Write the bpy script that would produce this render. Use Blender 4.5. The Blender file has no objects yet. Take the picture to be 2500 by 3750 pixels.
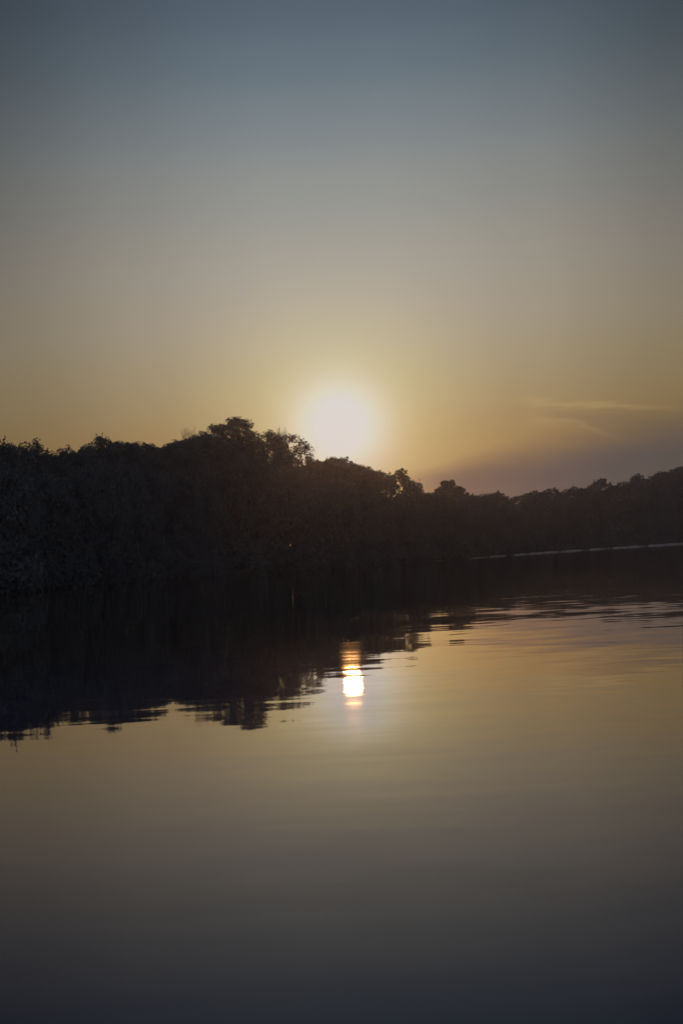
import bpy, math, random
import numpy as np
from mathutils import Vector, Matrix

SC = bpy.context.scene
COL = SC.collection
R = math.radians

# ------------------------------------------------------------------ camera
CAM_H, PITCH, ROLL, FPX = 1.7, R(2.6), R(-3.0), 3646.0
cam_data = bpy.data.cameras.new("camera")
cam = bpy.data.objects.new("camera", cam_data)
COL.objects.link(cam)
cam_data.sensor_fit = 'VERTICAL'
cam_data.sensor_height = 36.0
cam_data.lens = 35.0
cam_data.clip_end = 6000.0
CAM_M = Matrix.Rotation(R(90) + PITCH, 3, 'X') @ Matrix.Rotation(ROLL, 3, 'Z')
cam.matrix_world = Matrix.Translation((0, 0, CAM_H)) @ CAM_M.to_4x4()
SC.camera = cam


def bearing(px, py):
    """azimuth and elevation of a photograph point as seen by the camera"""
    d = CAM_M @ Vector(((px - 1250) / FPX, (1875 - py) / FPX, -1.0))
    return math.atan2(d.x, d.y), math.atan2(d.z, math.hypot(d.x, d.y))


def spot(px, py, dist):
    az, el = bearing(px, py)
    return Vector((dist * math.sin(az), dist * math.cos(az), CAM_H + dist * math.tan(el)))


SUN_AZ, SUN_EL = bearing(1243, 1572)
SUN_DIR = Vector((math.sin(SUN_AZ) * math.cos(SUN_EL), math.cos(SUN_AZ) * math.cos(SUN_EL), math.sin(SUN_EL)))


# ------------------------------------------------------------------ node helper
class G:
    """tiny expression builder on a node tree"""
    def __init__(self, nt):
        self.nt = nt

    def node(self, kind, **kw):
        n = self.nt.nodes.new(kind)
        for k, v in kw.items():
            setattr(n, k, v)
        return n

    def put(self, sock, v):
        if hasattr(v, 'is_output'):
            self.nt.links.new(v, sock)
        else:
            sock.default_value = v

    def m(self, op, a, b=0.0, c=0.0, clamp=False):
        n = self.node('ShaderNodeMath', operation=op, use_clamp=clamp)
        for i, v in enumerate((a, b, c)):
            self.put(n.inputs[i], v)
        return n.outputs[0]

    def vm(self, op, a, b=(0, 0, 0), scale=None):
        n = self.node('ShaderNodeVectorMath', operation=op)
        self.put(n.inputs[0], a)
        self.put(n.inputs[1], b)
        if scale is not None:
            self.put(n.inputs['Scale'], scale)
        return n.outputs['Value'] if op in ('DOT_PRODUCT', 'LENGTH') else n.outputs['Vector']

    def ramp(self, fac, stops, interp='CARDINAL'):
        n = self.node('ShaderNodeValToRGB')
        cr = n.color_ramp
        cr.interpolation = interp
        while len(cr.elements) < len(stops):
            cr.elements.new(0.5)
        for e, (p, c) in zip(cr.elements, sorted(stops)):
            e.position = p
            e.color = (c, c, c, 1) if not hasattr(c, '__len__') else (*c, 1)
        self.put(n.inputs[0], fac)
        return n.outputs[0]

    def smooth(self, v, lo, hi, a=0.0, b=1.0):
        n = self.node('ShaderNodeMapRange', interpolation_type='SMOOTHSTEP')
        for i, x in enumerate((v, lo, hi, a, b)):
            self.put(n.inputs[i], x)
        return n.outputs[0]

    def mix(self, fac, a, b, mode='MIX'):
        n = self.node('ShaderNodeMix', data_type='RGBA', blend_type=mode)
        self.put(n.inputs['Factor'], fac)
        self.put(n.inputs[6], a)
        self.put(n.inputs[7], b)
        return n.outputs[2]

    def noise(self, vec, scale, detail=2.0, rough=0.5, out='Fac', dist=0.0):
        n = self.node('ShaderNodeTexNoise')
        self.put(n.inputs['Vector'], vec)
        n.inputs['Scale'].default_value = scale
        n.inputs['Detail'].default_value = detail
        n.inputs['Roughness'].default_value = rough
        n.inputs['Distortion'].default_value = dist
        return n.outputs[out]


def lin(*c):
    return tuple(((v / 255 + 0.055) / 1.055) ** 2.4 if v > 10 else v / 255 / 12.92 for v in c)


# ------------------------------------------------------------------ sky
world = bpy.data.worlds.new("World")
SC.world = world
world.use_nodes = True
wt = world.node_tree
wt.nodes.clear()
g = G(wt)
D = g.node('ShaderNodeTexCoord').outputs['Generated']
sep = g.node('ShaderNodeSeparateXYZ')
g.put(sep.inputs[0], D)
DEG = 180 / math.pi
elev = g.m('MULTIPLY', g.m('ARCSINE', sep.outputs[2]), DEG)
az = g.m('MULTIPLY', g.m('ARCTAN2', sep.outputs[0], sep.outputs[1]), DEG)
azs = g.m('SUBTRACT', az, SUN_AZ * DEG)                       # azimuth from the sun
cosg = g.vm('DOT_PRODUCT', D, tuple(SUN_DIR))
gam = g.m('MULTIPLY', g.m('ARCCOSINE', g.m('MINIMUM', cosg, 0.9999999)), DEG)
lat = g.m('ABSOLUTE', g.vm('DOT_PRODUCT', D, (math.cos(SUN_AZ), -math.sin(SUN_AZ), 0)))
# evening colours from the horizon to the zenith
base = g.ramp(g.m('DIVIDE', elev, 60.0, clamp=True), [
    (0.0, lin(150, 102, 56)), (5 / 60, lin(168, 125, 60)), (8 / 60, lin(172, 142, 90)),
    (11.5 / 60, lin(173, 156, 124)), (15 / 60, lin(168, 158, 142)), (18.5 / 60, lin(153, 151, 143)),
    (22.2 / 60, lin(133, 139, 140)), (25.5 / 60, lin(109, 122, 130)), (28.6 / 60, lin(90, 105, 118)),
    (36 / 60, lin(70, 84, 100)), (1.0, lin(52, 65, 82))])
fall = g.ramp(lat, [(0.0, 1.0), (0.07, 0.98), (0.15, 0.84), (0.22, 0.70), (0.29, 0.53), (0.4, 0.47), (0.6, 0.46), (1.0, 0.46)])
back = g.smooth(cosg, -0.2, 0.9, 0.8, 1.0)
# the evening glow reaches a little farther to the right of the sun
fall = g.m('MULTIPLY', fall, g.m('MULTIPLY', g.smooth(azs, 2.0, 18.0, 1.0, 1.14), g.smooth(azs, 40.0, 90.0, 1.0, 0.88)))
fall = g.m('MULTIPLY', fall, g.smooth(gam, 18.0, 33.0, 1.0, 0.62))
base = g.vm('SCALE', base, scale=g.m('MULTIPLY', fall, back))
# aureole of the veiled sun
glow = g.ramp(g.m('DIVIDE', gam, 16.0, clamp=True), [
    (0.0, (0.48, 0.58, 0.68)), (1.5 / 16, (0.41, 0.50, 0.57)), (2.6 / 16, (0.260, 0.330, 0.325)), (3.8 / 16, (0.165, 0.198, 0.125)),
    (5.2 / 16, (0.105, 0.118, 0.065)), (7.2 / 16, (0.052, 0.058, 0.036)), (10.0 / 16, (0.012, 0.014, 0.012)), (1.0, (0, 0, 0))],
    'B_SPLINE')
# unseen sky away from the sun: blue grey, brightened to fill the trees
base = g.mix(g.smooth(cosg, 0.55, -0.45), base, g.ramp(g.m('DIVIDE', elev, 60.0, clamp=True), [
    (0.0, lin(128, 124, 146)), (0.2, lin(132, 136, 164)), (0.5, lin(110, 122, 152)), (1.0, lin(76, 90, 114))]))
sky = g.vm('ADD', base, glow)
# dusky cloud bank low on the horizon, right of the sun
azel = g.node('ShaderNodeCombineXYZ')
g.put(azel.inputs[0], g.m('MULTIPLY', azs, 0.10))
g.put(azel.inputs[1], g.m('MULTIPLY', elev, 0.55))
wob = g.noise(azel.outputs[0], 1.0, 3, 0.55)
ew = g.m('ADD', elev, g.m('MULTIPLY', g.m('SUBTRACT', wob, 0.5), 1.3))
top = g.smooth(azs, 3.0, 20.0, 4.5, 6.5)
bank = g.m('MULTIPLY', g.smooth(g.m('DIVIDE', g.m('SUBTRACT', ew, top), g.smooth(azs, 5.0, 15.0, 0.7, 1.9)), -1.0, 1.0, 1.0, 0.0), g.smooth(azs, 1.5, 7.0))
bank = g.m('MULTIPLY', bank, g.smooth(azs, 60.0, 120.0, 1.0, 0.0))
bankcol = g.mix(g.smooth(azs, 4.0, 15.0), (*lin(96, 68, 62), 1), (*lin(66, 61, 66), 1))
sky = g.mix(g.m('MULTIPLY', bank, 0.90), sky, bankcol)
# thin bright cirrus streaks above it
ew2 = g.m('ADD', elev, g.m('MULTIPLY', g.m('SUBTRACT', g.noise(azel.outputs[0], 3.0, 3, 0.6), 0.5), 0.9))


def streak(pts, width):
    """soft line through sky points, by azimuth from the sun and elevation"""
    ab = [((a - SUN_AZ) * DEG, e * DEG) for a, e in (bearing(*p) for p in pts)]
    lo, hi = ab[0][0], ab[-1][0]
    cv = g.ramp(g.m('DIVIDE', g.m('SUBTRACT', azs, lo), hi - lo, clamp=True), [((a - lo) / (hi - lo), e / 20) for a, e in ab])
    off = g.m('ABSOLUTE', g.m('SUBTRACT', ew2, g.m('MULTIPLY', cv, 20.0)))
    k = g.smooth(off, 0.0, width, 1.0, 0.0)
    k = g.m('MULTIPLY', k, g.smooth(azs, lo, lo + 1.6))
    return g.m('MULTIPLY', k, g.smooth(azs, lo + 0.35 * (hi - lo), hi, 1.0, 0.0))


s1 = streak([(1850, 1462), (2050, 1480), (2200, 1482), (2420, 1492), (2640, 1488)], 0.30)
s2 = streak([(1900, 1545), (2050, 1545), (2150, 1563), (2330, 1630)], 0.26)
s3 = streak([(1960, 1515), (2150, 1535), (2350, 1535), (2560, 1550)], 0.75)
sky = g.mix(g.m('MULTIPLY', s3, 0.22), sky, (*lin(96, 80, 72), 1))
sky = g.mix(g.m('MAXIMUM', g.m('MULTIPLY', s1, 0.33), g.m('MULTIPLY', s2, 0.24)), sky, (*lin(186, 158, 102), 1))
# brightest the veiled sun gets
sky = g.vm('MINIMUM', sky, (0.68, 0.675, 0.66))
# a share of physical sky
nish = g.node('ShaderNodeTexSky', sky_type='NISHITA', sun_disc=False, sun_elevation=SUN_EL, sun_rotation=SUN_AZ)
nish.air_density, nish.dust_density, nish.ozone_density = 1.0, 2.0, 2.0
phys = g.vm('MINIMUM', g.vm('SCALE', nish.outputs[0], scale=0.05), (0.5, 0.5, 0.5))
sky = g.mix(0.06, sky, phys)
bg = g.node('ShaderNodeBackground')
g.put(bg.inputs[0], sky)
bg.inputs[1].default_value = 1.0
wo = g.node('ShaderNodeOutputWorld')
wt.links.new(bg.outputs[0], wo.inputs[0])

# ------------------------------------------------------------------ sun, veiled by evening haze
sl = bpy.data.lights.new("sun", 'SUN')
sl.energy = 0.14
sl.angle = R(1.0)
sl.color = (1.0, 0.48, 0.16)
so = bpy.data.objects.new("sun", sl)
COL.objects.link(so)
so.rotation_euler = SUN_DIR.to_track_quat('Z', 'Y').to_euler()

vs = SC.view_settings
vs.view_transform = 'Standard'
vs.look = 'None'
vs.exposure = 0.0
vs.gamma = 1.0
vs.use_curve_mapping = False
SC.cycles.max_bounces = 6
SC.cycles.volume_bounces = 1
SC.cycles.use_denoising = True


# ------------------------------------------------------------------ materials
def material(name):
    mt = bpy.data.materials.new(name)
    mt.use_nodes = True
    mt.node_tree.nodes.clear()
    gg = G(mt.node_tree)
    out = gg.node('ShaderNodeOutputMaterial')
    return mt, gg, out


def leaf_material(name, c1, c2, trans):
    mt, gg, out = material(name)
    p = gg.node('ShaderNodeNewGeometry').outputs['Position']
    col = gg.mix(gg.smooth(gg.noise(p, 0.35, 3), 0.35, 0.65), (*c1, 1), (*c2, 1))
    df = gg.node('ShaderNodeBsdfDiffuse')
    gg.put(df.inputs[0], col)
    tr = gg.node('ShaderNodeBsdfTranslucent')
    gg.put(tr.inputs[0], col)
    mx = gg.node('ShaderNodeMixShader')
    mx.inputs[0].default_value = trans
    mt.node_tree.links.new(df.outputs[0], mx.inputs[1])
    mt.node_tree.links.new(tr.outputs[0], mx.inputs[2])
    mt.node_tree.links.new(mx.outputs[0], out.inputs[0])
    return mt


def plain_material(name, c1, c2, scale, rough=0.9):
    mt, gg, out = material(name)
    p = gg.node('ShaderNodeNewGeometry').outputs['Position']
    b = gg.node('ShaderNodeBsdfPrincipled')
    gg.put(b.inputs['Base Color'], gg.mix(gg.smooth(gg.noise(p, scale, 5, 0.6), 0.3, 0.7), (*c1, 1), (*c2, 1)))
    b.inputs['Roughness'].default_value = rough
    mt.node_tree.links.new(b.outputs[0], out.inputs[0])
    return mt


LEAF = leaf_material('leaf_green', (0.080, 0.092, 0.088), (0.110, 0.120, 0.108), 0.35)
LEAF_PALE = leaf_material('leaf_yellow_green', (0.14, 0.14, 0.035), (0.20, 0.18, 0.05), 0.3)
BARK = plain_material('bark', (0.05, 0.042, 0.034), (0.11, 0.095, 0.08), 3.0)
EARTH = plain_material('earth_and_litter', (0.05, 0.042, 0.03), (0.09, 0.075, 0.05), 0.6)

wm, gg, wout = material('lake_water')
pos = gg.node('ShaderNodeNewGeometry').outputs['Position']


def squash(sx, sy, ang=0.0, off=(0, 0, 0)):
    mp = gg.node('ShaderNodeMapping')
    gg.put(mp.inputs['Vector'], pos)
    mp.inputs['Scale'].default_value = (sx, sy, 1)
    mp.inputs['Rotation'].default_value = (0, 0, ang)
    mp.inputs['Location'].default_value = off
    return mp.outputs[0]


def wavelets(vec, detail, rough, amp):
    c = gg.noise(vec, 1.0, detail, rough, 'Color', 0.3)
    return gg.vm('SCALE', gg.vm('SUBTRACT', c, (0.5, 0.5, 0.5)), scale=amp)


sp = gg.node('ShaderNodeSeparateXYZ')
gg.put(sp.inputs[0], pos)
dist = gg.vm('LENGTH', pos)
# patches where a breath of wind reaches the surface, and calmer ones between
patch = gg.smooth(gg.noise(squash(0.020, 0.055), 1.0, 2), 0.35, 0.65, 0.55, 1.25)
east = gg.smooth(sp.outputs[0], -3.0, 7.0, 0.8, 1.6)
amp = gg.m('MULTIPLY', patch, east)
fine = wavelets(squash(0.85, 3.5, R(3)), 1.5, 0.5, gg.m('MULTIPLY', amp, 0.030))
mid = wavelets(squash(0.16, 0.62, R(-4), (7, 3, 0)), 1.5, 0.5, gg.m('MULTIPLY', amp, 0.013))
slow = wavelets(squash(0.05, 0.20, R(5), (3, 9, 0)), 1.0, 0.5, 0.016)
nrm = gg.vm('ADD', gg.vm('ADD', fine, mid), slow)
nrm = gg.vm('MULTIPLY', nrm, (0.6, 1.0, 0.0))
nrm = gg.vm('NORMALIZE', gg.vm('ADD', nrm, (0, 0, 1)))
body = gg.node('ShaderNodeBsdfDiffuse')                     # slightly murky, blue grey below the surface
body.inputs['Color'].default_value = (0.010, 0.022, 0.070, 1)
gloss = gg.node('ShaderNodeBsdfGlossy')
gloss.inputs['Color'].default_value = (0.97, 0.91, 0.84, 1)
gloss.inputs['Roughness'].default_value = 0.025
gg.put(gloss.inputs['Normal'], nrm)
fres = gg.node('ShaderNodeFresnel')
fres.inputs['IOR'].default_value = 1.33
gg.put(fres.inputs['Normal'], nrm)
wmix = gg.node('ShaderNodeMixShader')
gg.put(wmix.inputs[0], gg.m('MULTIPLY_ADD', fres.outputs[0], 1.7, -0.05, clamp=True))
wm.node_tree.links.new(body.outputs[0], wmix.inputs[1])
wm.node_tree.links.new(gloss.outputs[0], wmix.inputs[2])
wm.node_tree.links.new(wmix.outputs[0], wout.inputs[0])


# ------------------------------------------------------------------ object helpers
def mesh_object(name, verts, faces, mat, parent=None, smooth=False):
    me = bpy.data.meshes.new(name)
    verts = np.asarray(verts, dtype=np.float32)
    me.vertices.add(len(verts))
    me.vertices.foreach_set('co', verts.ravel())
    if isinstance(faces, np.ndarray):
        n, k = faces.shape
        loops, starts = faces.ravel(), np.arange(0, n * k, k)
    else:
        loops = np.array([i for f in faces for i in f])
        lens = np.array([len(f) for f in faces])
        starts = np.concatenate(([0], np.cumsum(lens)[:-1]))
        n = len(faces)
    me.loops.add(len(loops))
    me.loops.foreach_set('vertex_index', loops.astype(np.int32))
    me.polygons.add(n)
    me.polygons.foreach_set('loop_start', starts.astype(np.int32))
    if smooth:
        me.polygons.foreach_set('use_smooth', np.ones(n, dtype=bool))
    me.update(calc_edges=True)
    me.materials.append(mat)
    o = bpy.data.objects.new(name, me)
    COL.objects.link(o)
    if parent:
        o.parent = parent
    return o


def structure(o):
    o['kind'] = 'structure'
    return o


def thing(name, loc, label, cat, group):
    o = bpy.data.objects.new(name, None)
    o.empty_display_size = 0.5
    o.location = loc
    COL.objects.link(o)
    o['label'], o['category'], o['group'] = label, cat, group
    return o


# ------------------------------------------------------------------ land and water
def interp(x, pts):
    return float(np.interp(x, [p[0] for p in pts], [p[1] for p in pts]))


LEFT_D = [(-400, 72), (0, 105), (430, 134), (870, 167), (1262, 184), (1505, 201), (1662, 217), (1760, 228)]
RIGHT_D = [(1600, 212), (1745, 228), (2100, 308), (2500, 395), (2900, 430)]
AZ = lambda px: bearing(px, 2040)[0]
SHORE = [(-math.pi, 3.0), (-2.4, 4.0), (-1.9, 9.0), (-1.2, 30.0), (-0.7, 55.0)]
SHORE += [(AZ(x), d - 13) for x, d in LEFT_D if x < 1700] 
SHORE += [(AZ(x), d - 14) for x, d in RIGHT_D if x > 1700] + [(0.6, 400), (1.0, 300), (1.5, 160), (2.0, 40), (2.5, 5), (math.pi, 3.0)]


def ground_z(x, y):
    r = math.hypot(x, y)
    a = math.atan2(x, y)
    s = interp(a, SHORE)
    e = r - s
    if e < 0:
        return max(-2.5, e * 0.25)
    return min(e * 0.10, 0.9 + 0.035 * e, 3.4 + 0.004 * e) + 0.25 * math.sin(x * 0.11) * math.cos(y * 0.13) * min(1, e / 10)


rings = [0.0, 1.5, 3, 5, 8, 12, 18, 26, 36, 48] + list(range(60, 440, 6)) + [450, 480, 520, 580, 650, 740, 850, 1000, 1200]
NA = 288
gv, gf = [(0, 0, ground_z(0, 0.0))], []
for r in rings[1:]:
    for k in range(NA):
        a = -math.pi + 2 * math.pi * k / NA
        x, y = r * math.sin(a), r * math.cos(a)
        gv.append((x, y, ground_z(x, y)))
for k in range(NA):
    gf.append((0, 1 + k, 1 + (k + 1) % NA))
for i in range(len(rings) - 2):
    for k in range(NA):
        a, b = 1 + i * NA + k, 1 + i * NA + (k + 1) % NA
        gf.append((a, a + NA, b + NA, b))
structure(mesh_object('ground', gv, gf, EARTH, smooth=True))

wv = [(0, 0, 0)]
for r in (40, 450):
    wv += [(r * math.sin(2 * math.pi * k / 64), r * math.cos(2 * math.pi * k / 64), 0) for k in range(64)]
wf = [(0, 1 + (k + 1) % 64, 1 + k) for k in range(64)]
wf += [(1 + (k + 1) % 64, 1 + k, 65 + k, 65 + (k + 1) % 64) for k in range(64)]
structure(mesh_object('lake', wv, wf, wm))


# bare pale strip of dried shore along the water's edge of the right bank
PALE = plain_material('dried_shore', (0.30, 0.23, 0.18), (0.46, 0.38, 0.31), 0.5)
rr = random.Random(5)
sv, sf = [], []
xs = list(range(1560, 2760, 6))
for x in xs:
    a = AZ(x)
    r0 = interp(a, SHORE) - 0.6
    h = interp(x, [(1560, 0.0), (1690, 0.02), (1760, 0.10), (1820, 0.20), (2100, 0.34), (2500, 0.52), (2760, 0.6)]) * rr.uniform(0.7, 1.15)
    for dr, z in ((-0.5, -0.6), (0.0, h * 0.75), (0.6, h), (3.6, h + 0.1), (4.2, -0.4)):
        sv.append(((r0 + dr) * math.sin(a), (r0 + dr) * math.cos(a), z))
for i in range(len(xs) - 1):
    for k in range(4):
        q = i * 5 + k
        sf.append((q, q + 1, q + 6, q + 5))
structure(mesh_object('shoreline', sv, sf, PALE))

# ------------------------------------------------------------------ trees
def tube(path, radii, sides=7):
    """tapered tube along a path; verts, faces"""
    V, F = [], []
    n = len(path)
    for i, (p, r) in enumerate(zip(path, radii)):
        t = (Vector(path[min(i + 1, n - 1)]) - Vector(path[max(i - 1, 0)])).normalized()
        u = t.orthogonal().normalized()
        w = t.cross(u)
        for k in range(sides):
            a = 2 * math.pi * k / sides
            V.append(tuple(Vector(p) + (u * math.cos(a) + w * math.sin(a)) * r))
    for i in range(n - 1):
        for k in range(sides):
            a, b = i * sides + k, i * sides + (k + 1) % sides
            F.append((a, b, b + sides, a + sides))
    F.append(tuple(range((n - 1) * sides, n * sides)))
    return V, F


def join(parts):
    V, F = [], []
    for v, f in parts:
        o = len(V)
        V += v
        F += [tuple(i + o for i in q) for q in f]
    return V, F


def trunk_mesh(rng, h, lobes, r0):
    """trunk with a gentle bend and limbs running out to some of the crown's clumps"""
    bx, by = rng.normal(0, 0.05 * h, 2)
    th = h * 0.78
    path = [(bx * (t ** 1.5), by * (t ** 1.5), th * t - (0.8 if t == 0 else 0)) for t in (0, 0.08, 0.25, 0.45, 0.65, 0.85, 1.0)]
    rad = [r0 * 1.5, r0 * 1.08, r0 * 0.88, r0 * 0.7, r0 * 0.5, r0 * 0.3, r0 * 0.14]
    parts = [tube(path, rad, 8)]
    for c, r, *_ in lobes:
        if c[2] < 0.25 * h:
            continue
        t = min(0.9, max(0.22, (c[2] / th) * rng.uniform(0.5, 0.78)))
        i = np.interp(t, [0, 1], [0, 1])
        s = Vector((bx * i ** 1.5, by * i ** 1.5, th * i))
        e = Vector(c)
        m = s.lerp(e, 0.5) + Vector((0, 0, 0.06 * (e - s).length))
        rr = r0 * 0.36 * (1 - 0.6 * t)
        parts.append(tube([s, m, e], [rr, rr * 0.65, rr * 0.2], 5))
    return join(parts)


def leaf_quads(rng, P, out, size):
    """one folded-over leaf spray (rhombus) per point, facing roughly anywhere, hanging outwards"""
    n = len(P)
    a = rng.normal(size=(n, 3)) + out * 0.6
    a /= np.linalg.norm(a, axis=1)[:, None]
    b = rng.normal(size=(n, 3))
    b -= (b * a).sum(1)[:, None] * a
    b /= np.linalg.norm(b, axis=1)[:, None]
    L = np.asarray(size) * np.ones(n)
    L = L[:, None] * rng.uniform(0.65, 1.35, n)[:, None]
    W = L * rng.uniform(0.28, 0.5, n)[:, None]
    mid = P + a * L * 0.1
    V = np.stack([P - a * L * 0.5, mid + b * W, P + a * L * 0.5, mid - b * W], axis=1).reshape(-1, 3)
    return V, np.arange(4 * n).reshape(n, 4)


def crown_mesh(rng, lobes, size, dens, rag=0.22, sprigs=0, sprig_len=1.2):
    """leaf sprays gathered in sub-clumps on each clump of the crown"""
    Ps, Os, Ss = [], [], []
    for c, r, *big in lobes:
        c = np.array(c)
        sz = size * (big[0] if big else 1.0)
        k = max(5, int(9 * r))
        d = rng.normal(size=(k, 3))
        d[:, 2] = d[:, 2] * 0.8 + 0.25
        d /= np.linalg.norm(d, axis=1)[:, None]
        subc = np.vstack([c[None] + d * r * rng.uniform(0.55, 0.85, k)[:, None], c[None]])
        subr = np.append(r * rng.uniform(0.28, 0.46, k), r * 0.7)
        n = int((dens if not big else max(dens, 0.95)) * 9.0 * r * r / (sz * sz))
        w = subr ** 2
        pick = rng.choice(k + 1, size=n, p=w / w.sum())
        q = rng.normal(size=(n, 3))
        q /= np.linalg.norm(q, axis=1)[:, None]
        rad = subr[pick] * rng.uniform(0.15, 1.0, n) ** 0.4 * (1 + rag * np.abs(rng.normal(size=n)))
        P = subc[pick] + q * rad[:, None]
        o = P - c[None]
        o /= np.linalg.norm(o, axis=1)[:, None] + 1e-6
        Ps.append(P)
        Os.append(o)
        Ss.append(np.full(n, sz))
        for _ in range(sprigs):
            base = c + np.array([rng.uniform(-0.8, 0.8) * r, rng.uniform(-0.6, 0.6) * r, r * 0.6])
            ln_ = sprig_len * rng.uniform(0.5, 1.2)
            m = int(ln_ * 16)
            t = rng.uniform(0, 1, m)
            lean = rng.normal(0, 0.18, 2)
            Q = base + np.stack([lean[0] * t * ln_, lean[1] * t * ln_, t * ln_], 1) + rng.normal(0, 0.16, (m, 3)) * (1.1 - t)[:, None]
            Ps.append(Q)
            Os.append(np.tile([0.0, 0.0, 1.0], (m, 1)))
            Ss.append(np.full(m, size))
    P, O = np.vstack(Ps), np.vstack(Os)
    return leaf_quads(rng, P, O, np.concatenate(Ss))


def outline_tree(seed, name, label, group, pts, dist, dens=1.0, low=0.07, fine=(0.5, 0.9), sprigs=0, mat=None,
                 step=0.62, fillr=None, deep=0.55, body=1.0, size=None, rag=0.13, sprig_len=0.8):
    """a tree whose crown tops out along the given skyline points, at its own distance, with a crown as deep as it is wide"""
    rng = np.random.default_rng(seed)
    W3 = [spot(x, y, dist) for x, y in pts]
    w = (W3[-1] - W3[0]).length
    xm = sum((p.x for p in W3)) / len(W3)
    ym = sum((p.y for p in W3)) / len(W3)
    gz = ground_z(xm, ym)
    org = Vector((xm, ym, gz))
    side = Vector((ym, -xm, 0)).normalized()
    away = Vector((xm, ym, 0)).normalized()
    prof = [((p - org).dot(side), p.z - gz) for p in W3]
    us, hs = [p[0] for p in prof], [p[1] for p in prof]
    H = max(hs)
    sc_ = max(1.0, dist / 190)
    lobes = []
    n = max(3, int((us[-1] - us[0]) / (step * sc_)) + 1)
    for i in range(n):                                    # the clumps along the top of the crown
        u = us[0] + (us[-1] - us[0]) * (i + rng.uniform(-0.3, 0.3)) / max(1, n - 1)
        u = min(max(u, us[0]), us[-1])
        r = rng.uniform(*fine) * sc_ * 1.1
        h = float(np.interp(u, us, hs)) - r * 1.18 + rng.uniform(-0.35, 0.10) * sc_
        v = rng.uniform(-0.5, 0.5) * min(w, 6) * 0.7
        p = side * u + away * v
        lobes.append(((p.x, p.y, h), r))
        for k in (0.5, 1, 2, 3):                             # and more clumps packed under them
            u2 = min(max(u + rng.uniform(-0.9, 0.9) * r, us[0]), us[-1])
            r2 = r * rng.uniform(0.9, 1.25)
            cap2 = min(float(np.interp(u2 + q * r2 * 0.8, us, hs)) for q in (-1, 0, 1))
            v = rng.uniform(-0.5, 0.5) * min(w, 6) * 0.8
            p = side * u2 + away * v
            lobes.append(((p.x, p.y, cap2 - r2 * (1.0 + k * rng.uniform(0.5, 0.8))), r2))
    fr = fillr or rng.uniform(1.35, 1.75) * sc_
    zlo = low * H
    pm = (pts[0][0] + pts[-1][0]) / 2
    half = max((pts[-1][0] - pts[0][0]) / 2, 0.17 * H * FPX / dist)      # a crown is wider than the piece of it that shows on top
    for _ in range(int(body * 2 * half / FPX * dist * (H - zlo) / (fr * fr * 0.65))):     # and the body below them
        r = fr * rng.uniform(0.7, 1.2)
        x = pm + rng.uniform(-1, 1) * half
        rp = r / dist * FPX
        cap = max(float(np.interp(x + q * rp, SKYX, SKYY)) for q in (-1, -0.5, 0, 0.5, 1)) + rng.uniform(2, 14)
        v = rng.uniform(-1, 1) * deep * 0.42 * half / FPX * dist * 2
        topz = spot(x, cap, dist + v).z - gz - r
        t = rng.uniform(0, 1)
        h = topz + (zlo + r - topz) * t
        p = spot(x, 2040, dist) - org + away * v
        lobes.append(((p.x, p.y, h), r, 1.7))
    root = thing(name, org, label, 'tree', group)
    s = size or max(0.18, 0.0012 * dist)
    dens *= 1.45
    limbs = [l for l in lobes if rng.uniform() < 0.3]
    tv, tf = trunk_mesh(rng, H, limbs, 0.016 * H * rng.uniform(0.8, 1.1))
    mesh_object('trunk', tv, tf, BARK, root, True)
    cv, cf = crown_mesh(rng, lobes, s, dens, rag, sprigs, sprig_len)
    mesh_object('crown', cv, cf, mat or LEAF, root)
    return root


LEFT_G, RIGHT_G = 'trees along the skyline of the left bank', 'trees along the skyline of the far right bank'
ld = lambda x: interp(x, LEFT_D)
rd = lambda x: interp(x, RIGHT_D)

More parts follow.
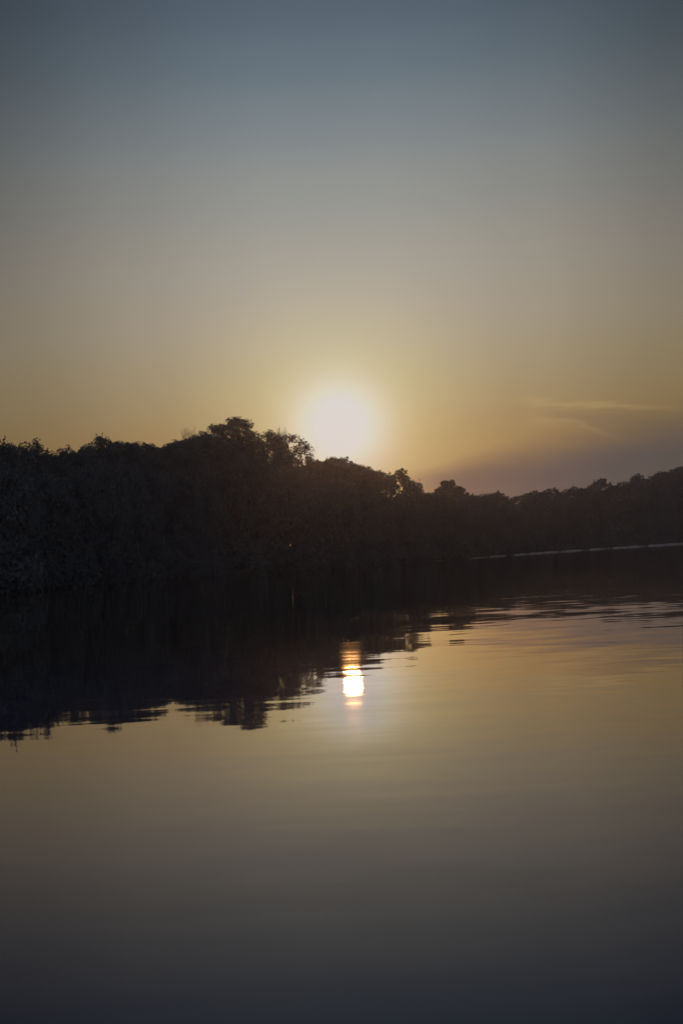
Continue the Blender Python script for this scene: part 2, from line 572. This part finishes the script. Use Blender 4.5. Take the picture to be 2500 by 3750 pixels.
# (name, label, phrase for what stands under it, skyline points, options)
LEFT = [
    ('feathery_tree', 'tree with upright feathery twigs cut off by the left edge of the frame', 'the feathery tree at the frame edge',
     [(-60, 1622), (-25, 1612), (0, 1618), (33, 1606), (50, 1622)], dict(sprigs=1, dens=0.8)),
    ('feathery_tree', 'narrow feathery tree between the frame edge and the twin plumed crown', 'the narrow feathery tree',
     [(42, 1625), (67, 1606), (85, 1614), (105, 1632)], dict(sprigs=1, dens=0.75)),
    ('feathery_tree', 'plumed tree with sky holes just before the first dip of the left skyline', 'the plumed tree before the first dip',
     [(98, 1632), (120, 1606), (138, 1612), (156, 1614), (164, 1648)], dict(sprigs=1, dens=0.6)),
    ('low_tree', 'lowest rounded crown standing right in the first dip of the left skyline', 'the low crown in the first dip',
     [(160, 1652), (192, 1634), (223, 1623), (236, 1640)], dict(dens=0.8)),
    ('broadleaf_tree', 'small bumpy crown on the left flank of the wispy hummock', 'the small bumpy crown',
     [(234, 1646), (254, 1630), (268, 1642), (290, 1638), (308, 1618), (330, 1618)], dict(dens=0.85)),
    ('broadleaf_tree', 'wispy hummock topped tree, highest on the left third of the skyline', 'the wispy hummock topped tree',
     [(322, 1622), (344, 1607), (358, 1590), (375, 1588), (402, 1603), (418, 1612)], dict(dens=0.75, sprigs=1)),
    ('broadleaf_tree', 'level topped tree right of the wispy hummock', 'the level topped tree',
     [(412, 1614), (430, 1609), (445, 1612), (465, 1613), (485, 1614), (500, 1610)], dict()),
    ('broadleaf_tree', 'tree with a knob shaped tip just left of the narrow sky notch', 'the knob tipped tree',
     [(494, 1612), (512, 1602), (528, 1600), (540, 1618), (556, 1613), (572, 1622)], dict(dens=0.9)),
    ('broadleaf_tree', 'round shouldered tree just right of the narrow sky notch', 'the round shouldered tree',
     [(578, 1634), (590, 1622), (603, 1617), (622, 1614), (640, 1609)], dict(dens=0.9)),
    ('broadleaf_tree', 'leafy tree carrying the patch of bare twigs on its left shoulder', 'the tree under the bare twigs',
     [(634, 1610), (650, 1604), (668, 1600), (690, 1600), (706, 1592)], dict(dens=0.9)),
    ('broadleaf_tree', 'sloping crown between the bare twigs and the tallest tree', 'the sloping crown',
     [(700, 1592), (720, 1582), (743, 1580), (758, 1572), (772, 1556)], dict(dens=0.85)),
    ('tall_tree', 'tallest tree of the left bank, broad dome with a stepped left shoulder', 'the tallest tree',
     [(764, 1580), (772, 1552), (794, 1543), (814, 1552), (822, 1536), (832, 1522), (848, 1526), (862, 1523), (883, 1518), (900, 1526), (910, 1532), (926, 1546), (936, 1566), (938, 1596)],
     dict(dens=0.85, fillr=2.1)),
    ('open_tree', 'airy crown full of sky holes just right of the tallest tree', 'the airy crown',
     [(940, 1592), (957, 1574), (975, 1570), (993, 1562), (1004, 1568), (1014, 1584)], dict(dens=0.5, fine=(0.5, 0.85))),
    ('arching_tree', 'thin arching backlit tree leaning right into the glare of the sun', 'the arching backlit tree',
     [(1008, 1588), (1030, 1590), (1046, 1584), (1062, 1580), (1080, 1586), (1091, 1590), (1104, 1600), (1118, 1604), (1132, 1612), (1141, 1622), (1140, 1650)],
     dict(dens=0.42, fine=(0.5, 0.85), low=0.08)),
    ('low_tree', 'low flat crown in the bright gap beside the arching tree', 'the low crown in the bright gap',
     [(1126, 1662), (1142, 1678), (1162, 1681), (1184, 1680), (1206, 1674)], dict(dens=1.1)),
    ('broadleaf_tree', 'small flame edged crown directly below the sun', 'the flame edged crown below the sun',
     [(1200, 1676), (1214, 1668), (1226, 1661), (1240, 1668), (1255, 1670), (1270, 1665), (1284, 1674), (1296, 1688)], dict(dens=0.75)),
    ('broadleaf_tree', 'smooth sloping crown right of the sun, falling to the right', 'the smooth sloping crown right of the sun',
     [(1290, 1690), (1306, 1694), (1320, 1692), (1340, 1700), (1361, 1704), (1370, 1718)], dict(dens=1.1)),
    ('broadleaf_tree', 'small pointed crown left of the stepped pyramid tree', 'the small pointed crown',
     [(1366, 1718), (1380, 1714), (1392, 1711), (1404, 1720), (1419, 1727), (1434, 1736)], dict(dens=1.0)),
    ('pyramid_tree', 'stepped pyramid tree falling steeply to the sky gap on its right', 'the stepped pyramid tree',
     [(1430, 1738), (1443, 1725), (1456, 1716), (1470, 1709), (1482, 1718), (1490, 1734), (1504, 1742), (1514, 1742), (1522, 1762), (1534, 1776), (1543, 1786), (1546, 1806)],
     dict(dens=0.95)),
    ('low_tree', 'low scrubby tree in the gap between the pyramid tree and the mushroom tree', 'the low scrubby tree',
     [(1542, 1806), (1556, 1797), (1568, 1795), (1584, 1800), (1594, 1804)], dict(dens=0.9)),
    ('mushroom_tree', 'mushroom shaped tree at the tip of the left bank', 'the mushroom shaped tree',
     [(1587, 1804), (1590, 1784), (1600, 1776), (1608, 1778), (1614, 1758), (1628, 1751), (1646, 1749), (1662, 1754), (1670, 1770), (1684, 1776), (1692, 1771), (1704, 1790), (1716, 1802), (1722, 1830)],
     dict(dens=1.0)),
]
RIGHT = [
    ('far_tree', 'pale low tree on the far bank just behind the mushroom shaped tree', 'the pale low tree behind the mushroom tree',
     [(1700, 1815), (1724, 1806), (1736, 1803), (1756, 1808), (1776, 1802), (1796, 1806)], dict()),
    ('far_tree', 'helmet shaped far tree just left of the small notch in the right skyline', 'the helmet shaped far tree',
     [(1786, 1806), (1800, 1797), (1814, 1793), (1832, 1796), (1846, 1804), (1860, 1812), (1868, 1824)], dict()),
    ('far_tree', 'ragged far tree just right of the small notch in the right skyline', 'the ragged far tree',
     [(1868, 1822), (1880, 1810), (1896, 1810), (1912, 1800), (1922, 1806), (1936, 1806)], dict(dens=0.8)),
    ('far_tree', 'low domed far tree second to the right of the small notch', 'the low domed far tree',
     [(1926, 1800), (1940, 1793), (1956, 1791), (1966, 1796), (1984, 1796), (1996, 1796)], dict()),
    ('far_tree', 'wide rounded far tree above the yellowish waterside bush', 'the wide rounded far tree',
     [(1990, 1794), (2004, 1784), (2023, 1780), (2040, 1784), (2054, 1792), (2066, 1798)], dict()),
    ('far_tree', 'flat shouldered far tree left of the tall far dome', 'the flat shouldered far tree',
     [(2064, 1796), (2074, 1782), (2090, 1778), (2108, 1777), (2124, 1783), (2144, 1778), (2156, 1782)], dict()),
    ('dome_tree', 'tall smooth dome standing up from the far right skyline', 'the tall far dome',
     [(2154, 1782), (2164, 1766), (2178, 1752), (2192, 1745), (2204, 1742), (2216, 1748), (2228, 1761), (2238, 1774)], dict(dens=1.15)),
    ('far_tree', 'little peaked far tree in the saddle between the two far domes', 'the little peaked far tree',
     [(2236, 1776), (2252, 1768), (2262, 1757), (2272, 1753), (2282, 1762), (2292, 1766)], dict()),
    ('dome_tree', 'broad far dome with a few sky holes near its top', 'the broad far dome with sky holes',
     [(2290, 1766), (2302, 1746), (2318, 1732), (2338, 1726), (2352, 1732), (2364, 1744), (2374, 1748)], dict(dens=0.85)),
    ('far_tree', 'lacy far tree with open left side beside the broad far dome', 'the lacy far tree',
     [(2374, 1748), (2386, 1728), (2400, 1727), (2420, 1717), (2434, 1722)], dict(dens=0.7)),
    ('far_tree', 'rising far tree between the lacy tree and the right frame edge', 'the rising far tree',
     [(2430, 1724), (2444, 1718), (2458, 1713), (2470, 1716), (2480, 1706)], dict(dens=0.9)),
    ('far_tree', 'tallest far tree cut off by the right edge of the frame', 'the far tree at the frame edge',
     [(2474, 1708), (2488, 1700), (2506, 1694), (2530, 1690), (2570, 1688), (2620, 1692), (2680, 1700)], dict()),
]
SKYX, SKYY = zip(*sorted(p for t in LEFT + RIGHT for p in t[3]))
anchors = []
for i, (nm, lab, ph, pts, kw) in enumerate(LEFT):
    xm = sum(p[0] for p in pts) / len(pts)
    outline_tree(100 + i, nm, lab, LEFT_G, pts, ld(xm) + (i % 3) * 1.5, **kw)
    anchors.append((xm, min(p[1] for p in pts), pts[-1][0] - pts[0][0], ph, 'left'))
for i, (nm, lab, ph, pts, kw) in enumerate(RIGHT):
    xm = sum(p[0] for p in pts) / len(pts)
    outline_tree(200 + i, nm, lab, RIGHT_G, pts, rd(xm) + (i % 3) * 2.5, fine=(0.45, 0.75), **kw)
    anchors.append((xm, min(p[1] for p in pts), pts[-1][0] - pts[0][0], ph, 'right'))


def twig_tree(seed, name, label, px0, px1, tops, dist):
    """leafless tree: trunk and a fan of bare twigs"""
    rng = np.random.default_rng(seed)
    c = spot((px0 + px1) / 2, 1590, dist)
    gz = ground_z(c.x, c.y)
    root = thing(name, (c.x, c.y, gz), label, 'tree', 'trees along the skyline of the left bank')
    parts, tw = [], []
    H = c.z - gz
    parts.append(tube([(0, 0, -0.5), (0.1, 0, H * 0.3), (0, 0.1, H * 0.6), (0.05, 0, H * 0.82)], [0.26, 0.2, 0.14, 0.08], 7))
    for i in range(15):
        u = (i + 0.5) / 15
        e = spot(px0 + (px1 - px0) * u, tops + rng.uniform(0, 22), dist + rng.uniform(-1, 1)) - Vector((c.x, c.y, gz))
        s = Vector((0.05, 0, H * rng.uniform(0.62, 0.82)))
        m = s.lerp(e, 0.55) + Vector(((e.x - s.x) * 0.2, 0, -0.2))
        tw.append(tube([s, m, e], [0.06, 0.035, 0.012], 4))
        for _ in range(3):
            t = rng.uniform(0.45, 0.9)
            b = m.lerp(e, t)
            f = b + Vector((rng.uniform(-0.5, 0.5), rng.uniform(-0.4, 0.4), rng.uniform(0.4, 1.0)))
            tw.append(tube([b, f], [0.022, 0.008], 3))
    v, f = join(parts)
    mesh_object('trunk', v, f, BARK, root, True)
    v, f = join(tw)
    mesh_object('twigs', v, f, BARK, root)


twig_tree(300, 'bare_tree', 'leafless tree whose bare twigs stick up left of the tallest tree', 662, 716, 1562, ld(690) + 4)
twig_tree(301, 'bare_tree', 'leafless tree with sunlit bare twigs between the airy crown and the arching tree', 1010, 1050, 1562, ld(1030) + 5)

# ---- trees lower down the banks and shrubs at the waterline: a few kinds, each copied with its parts
def prototype(seed, name, h, w, low, dens, size, cat):
    rng = np.random.default_rng(seed)
    lobes = []
    for _ in range(70):
        t = rng.uniform(0, 1)
        z = h * (low + (0.94 - low) * t)
        half = 0.5 * w * math.sqrt(max(0.05, 1 - ((t - 0.4) / 0.66) ** 2))
        a, q = rng.uniform(0, 2 * math.pi), half * math.sqrt(rng.uniform(0.1, 1)) * 0.8
        r = w * rng.uniform(0.12, 0.19)
        lobes.append(((q * math.cos(a), q * math.sin(a), max(r * 0.7, z - r * 0.5)), r))
    root = thing(name, (0, 0, 0), '', cat, '')
    tv, tf = trunk_mesh(rng, h, lobes, 0.018 * h)
    mesh_object('trunk' if cat == 'tree' else 'stem', tv, tf, BARK, root, True)
    cv, cf = crown_mesh(rng, lobes, size, dens)
    mesh_object('crown', cv, cf, LEAF, root)
    return root


def copy_thing(src, loc, rotz, scale, label, group):
    r = src.copy()
    COL.objects.link(r)
    r.location, r.rotation_euler, r.scale = loc, (0, 0, rotz), scale
    r['label'], r['group'] = label, group
    for ch in list(src.children):
        c = ch.copy()
        COL.objects.link(c)
        c.parent = r
    return r


KINDS = [prototype(400 + k, 'bank_tree', 10, 7.5 + 0.7 * k, 0.06, 1.1, 0.36, 'tree') for k in range(4)]
BUSH = [prototype(450 + k, 'waterside_shrub', 4, 6.0, 0.02, 0.9, 0.32, 'shrub') for k in range(3)]
used = set()
rnd = random.Random(7)


def place(src, loc, rotz, scale, label, group):
    if src.name not in used:
        used.add(src.name)
        src.location, src.rotation_euler, src.scale = loc, (0, 0, rotz), scale
        src['label'], src['group'] = label, group
        return src
    return copy_thing(src, loc, rotz, scale, label, group)


for i, (xm, ytop, wpx, ph, side) in enumerate(anchors):
    d0 = ld(xm) if side == 'left' else rd(xm)
    back = 6.5 if side == 'left' else 6.0
    topz = spot(xm, ytop, d0).z
    for j, fr in enumerate((-0.25, 0.27) if wpx > 70 else (0.0,)):
        d1 = d0 - back + rnd.uniform(-1.5, 1.0)
        p = spot(xm + fr * wpx, 2040, d1)
        gz = ground_z(p.x, p.y)
        h = (topz - gz) * rnd.uniform(0.70, 0.84)
        wd = max(6.5, 1.65 * wpx / FPX * d0 / (2 if wpx > 70 else 1))
        k = KINDS[(i + j) % 4]
        ws = wd / (7.5 + 0.7 * ((i + j) % 4))
        nth = '' if wpx <= 70 else (', left half', ', right half')[j]
        place(k, (p.x, p.y, gz), rnd.uniform(0, 6.28), (ws, ws, h / 10),
              'unlit tree lower down beneath ' + ph + nth, 'unlit trees on the slope of the ' + side + ' bank')
    d2 = interp(bearing(xm, 2040)[0], SHORE) + (rnd.uniform(0.8, 2.0) if side == 'left' else rnd.uniform(5.0, 6.5))
    p = spot(xm + rnd.uniform(-8, 8), 2040, d2)
    wd = max(6.5, 1.5 * wpx / FPX * d0)
    place(BUSH[i % 3], (p.x, p.y, ground_z(p.x, p.y) - 0.15), rnd.uniform(0, 6.28), (wd / 6, wd / 6 * 0.8, rnd.uniform(0.95, 1.45)),
          'dark shrub at the waterline below ' + ph, 'dark shrubs along the ' + side + ' waterline')

# the one paler bush on the far shore
rng = np.random.default_rng(500)
p = spot(1984, 2010, interp(bearing(1984, 2010)[0], SHORE) + 3.0)
root = thing('yellow_bush', (p.x, p.y, ground_z(p.x, p.y)), 'small pale yellowish rounded bush by itself on the far right waterline', 'shrub', 'dark shrubs along the right waterline')
del root['group']
lob = [((rng.uniform(-2.0, 2.0), rng.uniform(-1.5, 1.5), rng.uniform(1.0, 3.6)), rng.uniform(0.9, 1.4)) for _ in range(12)]
tv, tf = trunk_mesh(rng, 4.5, lob, 0.09)
mesh_object('stem', tv, tf, BARK, root, True)
cv, cf = crown_mesh(rng, lob, 0.5, 1.0)
mesh_object('crown', cv, cf, LEAF_PALE, root)

# ---- ground cover along the banks
rng = np.random.default_rng(600)
P = []
for _ in range(26000):
    a = rng.uniform(AZ(-300), AZ(2800))
    r = interp(a, SHORE) + abs(rng.normal(0, 6.0)) + (-0.1 if a < AZ(1560) else 2.2)
    x, y = r * math.sin(a), r * math.cos(a)
    P.append((x, y, ground_z(x, y) + 0.25 + rng.uniform(0, 0.9)))
P = np.array(P)
cv, cf = leaf_quads(rng, P, np.tile([0.0, 0.0, 0.6], (len(P), 1)), 0.85)
o = mesh_object('undergrowth', cv, cf, LEAF)
o['kind'] = 'stuff'

# ---- evening haze over the lake
hm, gg, hout = material('evening_haze')
pv = gg.node('ShaderNodeVolumePrincipled')
pv.inputs['Color'].default_value = (0.80, 0.80, 1.0, 1)
pv.inputs['Density'].default_value = 0.00042
pv.inputs['Anisotropy'].default_value = 0.87
hm.node_tree.links.new(pv.outputs[0], hout.inputs['Volume'])
bv = [(x, y, z) for z in (-4.5, 46.0) for x, y in ((-1250, -1250), (1250, -1250), (1250, 1250), (-1250, 1250))]
o = mesh_object('haze', bv, [(3, 2, 1, 0), (4, 5, 6, 7), (0, 1, 5, 4), (1, 2, 6, 5), (2, 3, 7, 6), (3, 0, 4, 7)], hm)
o['kind'] = 'stuff'
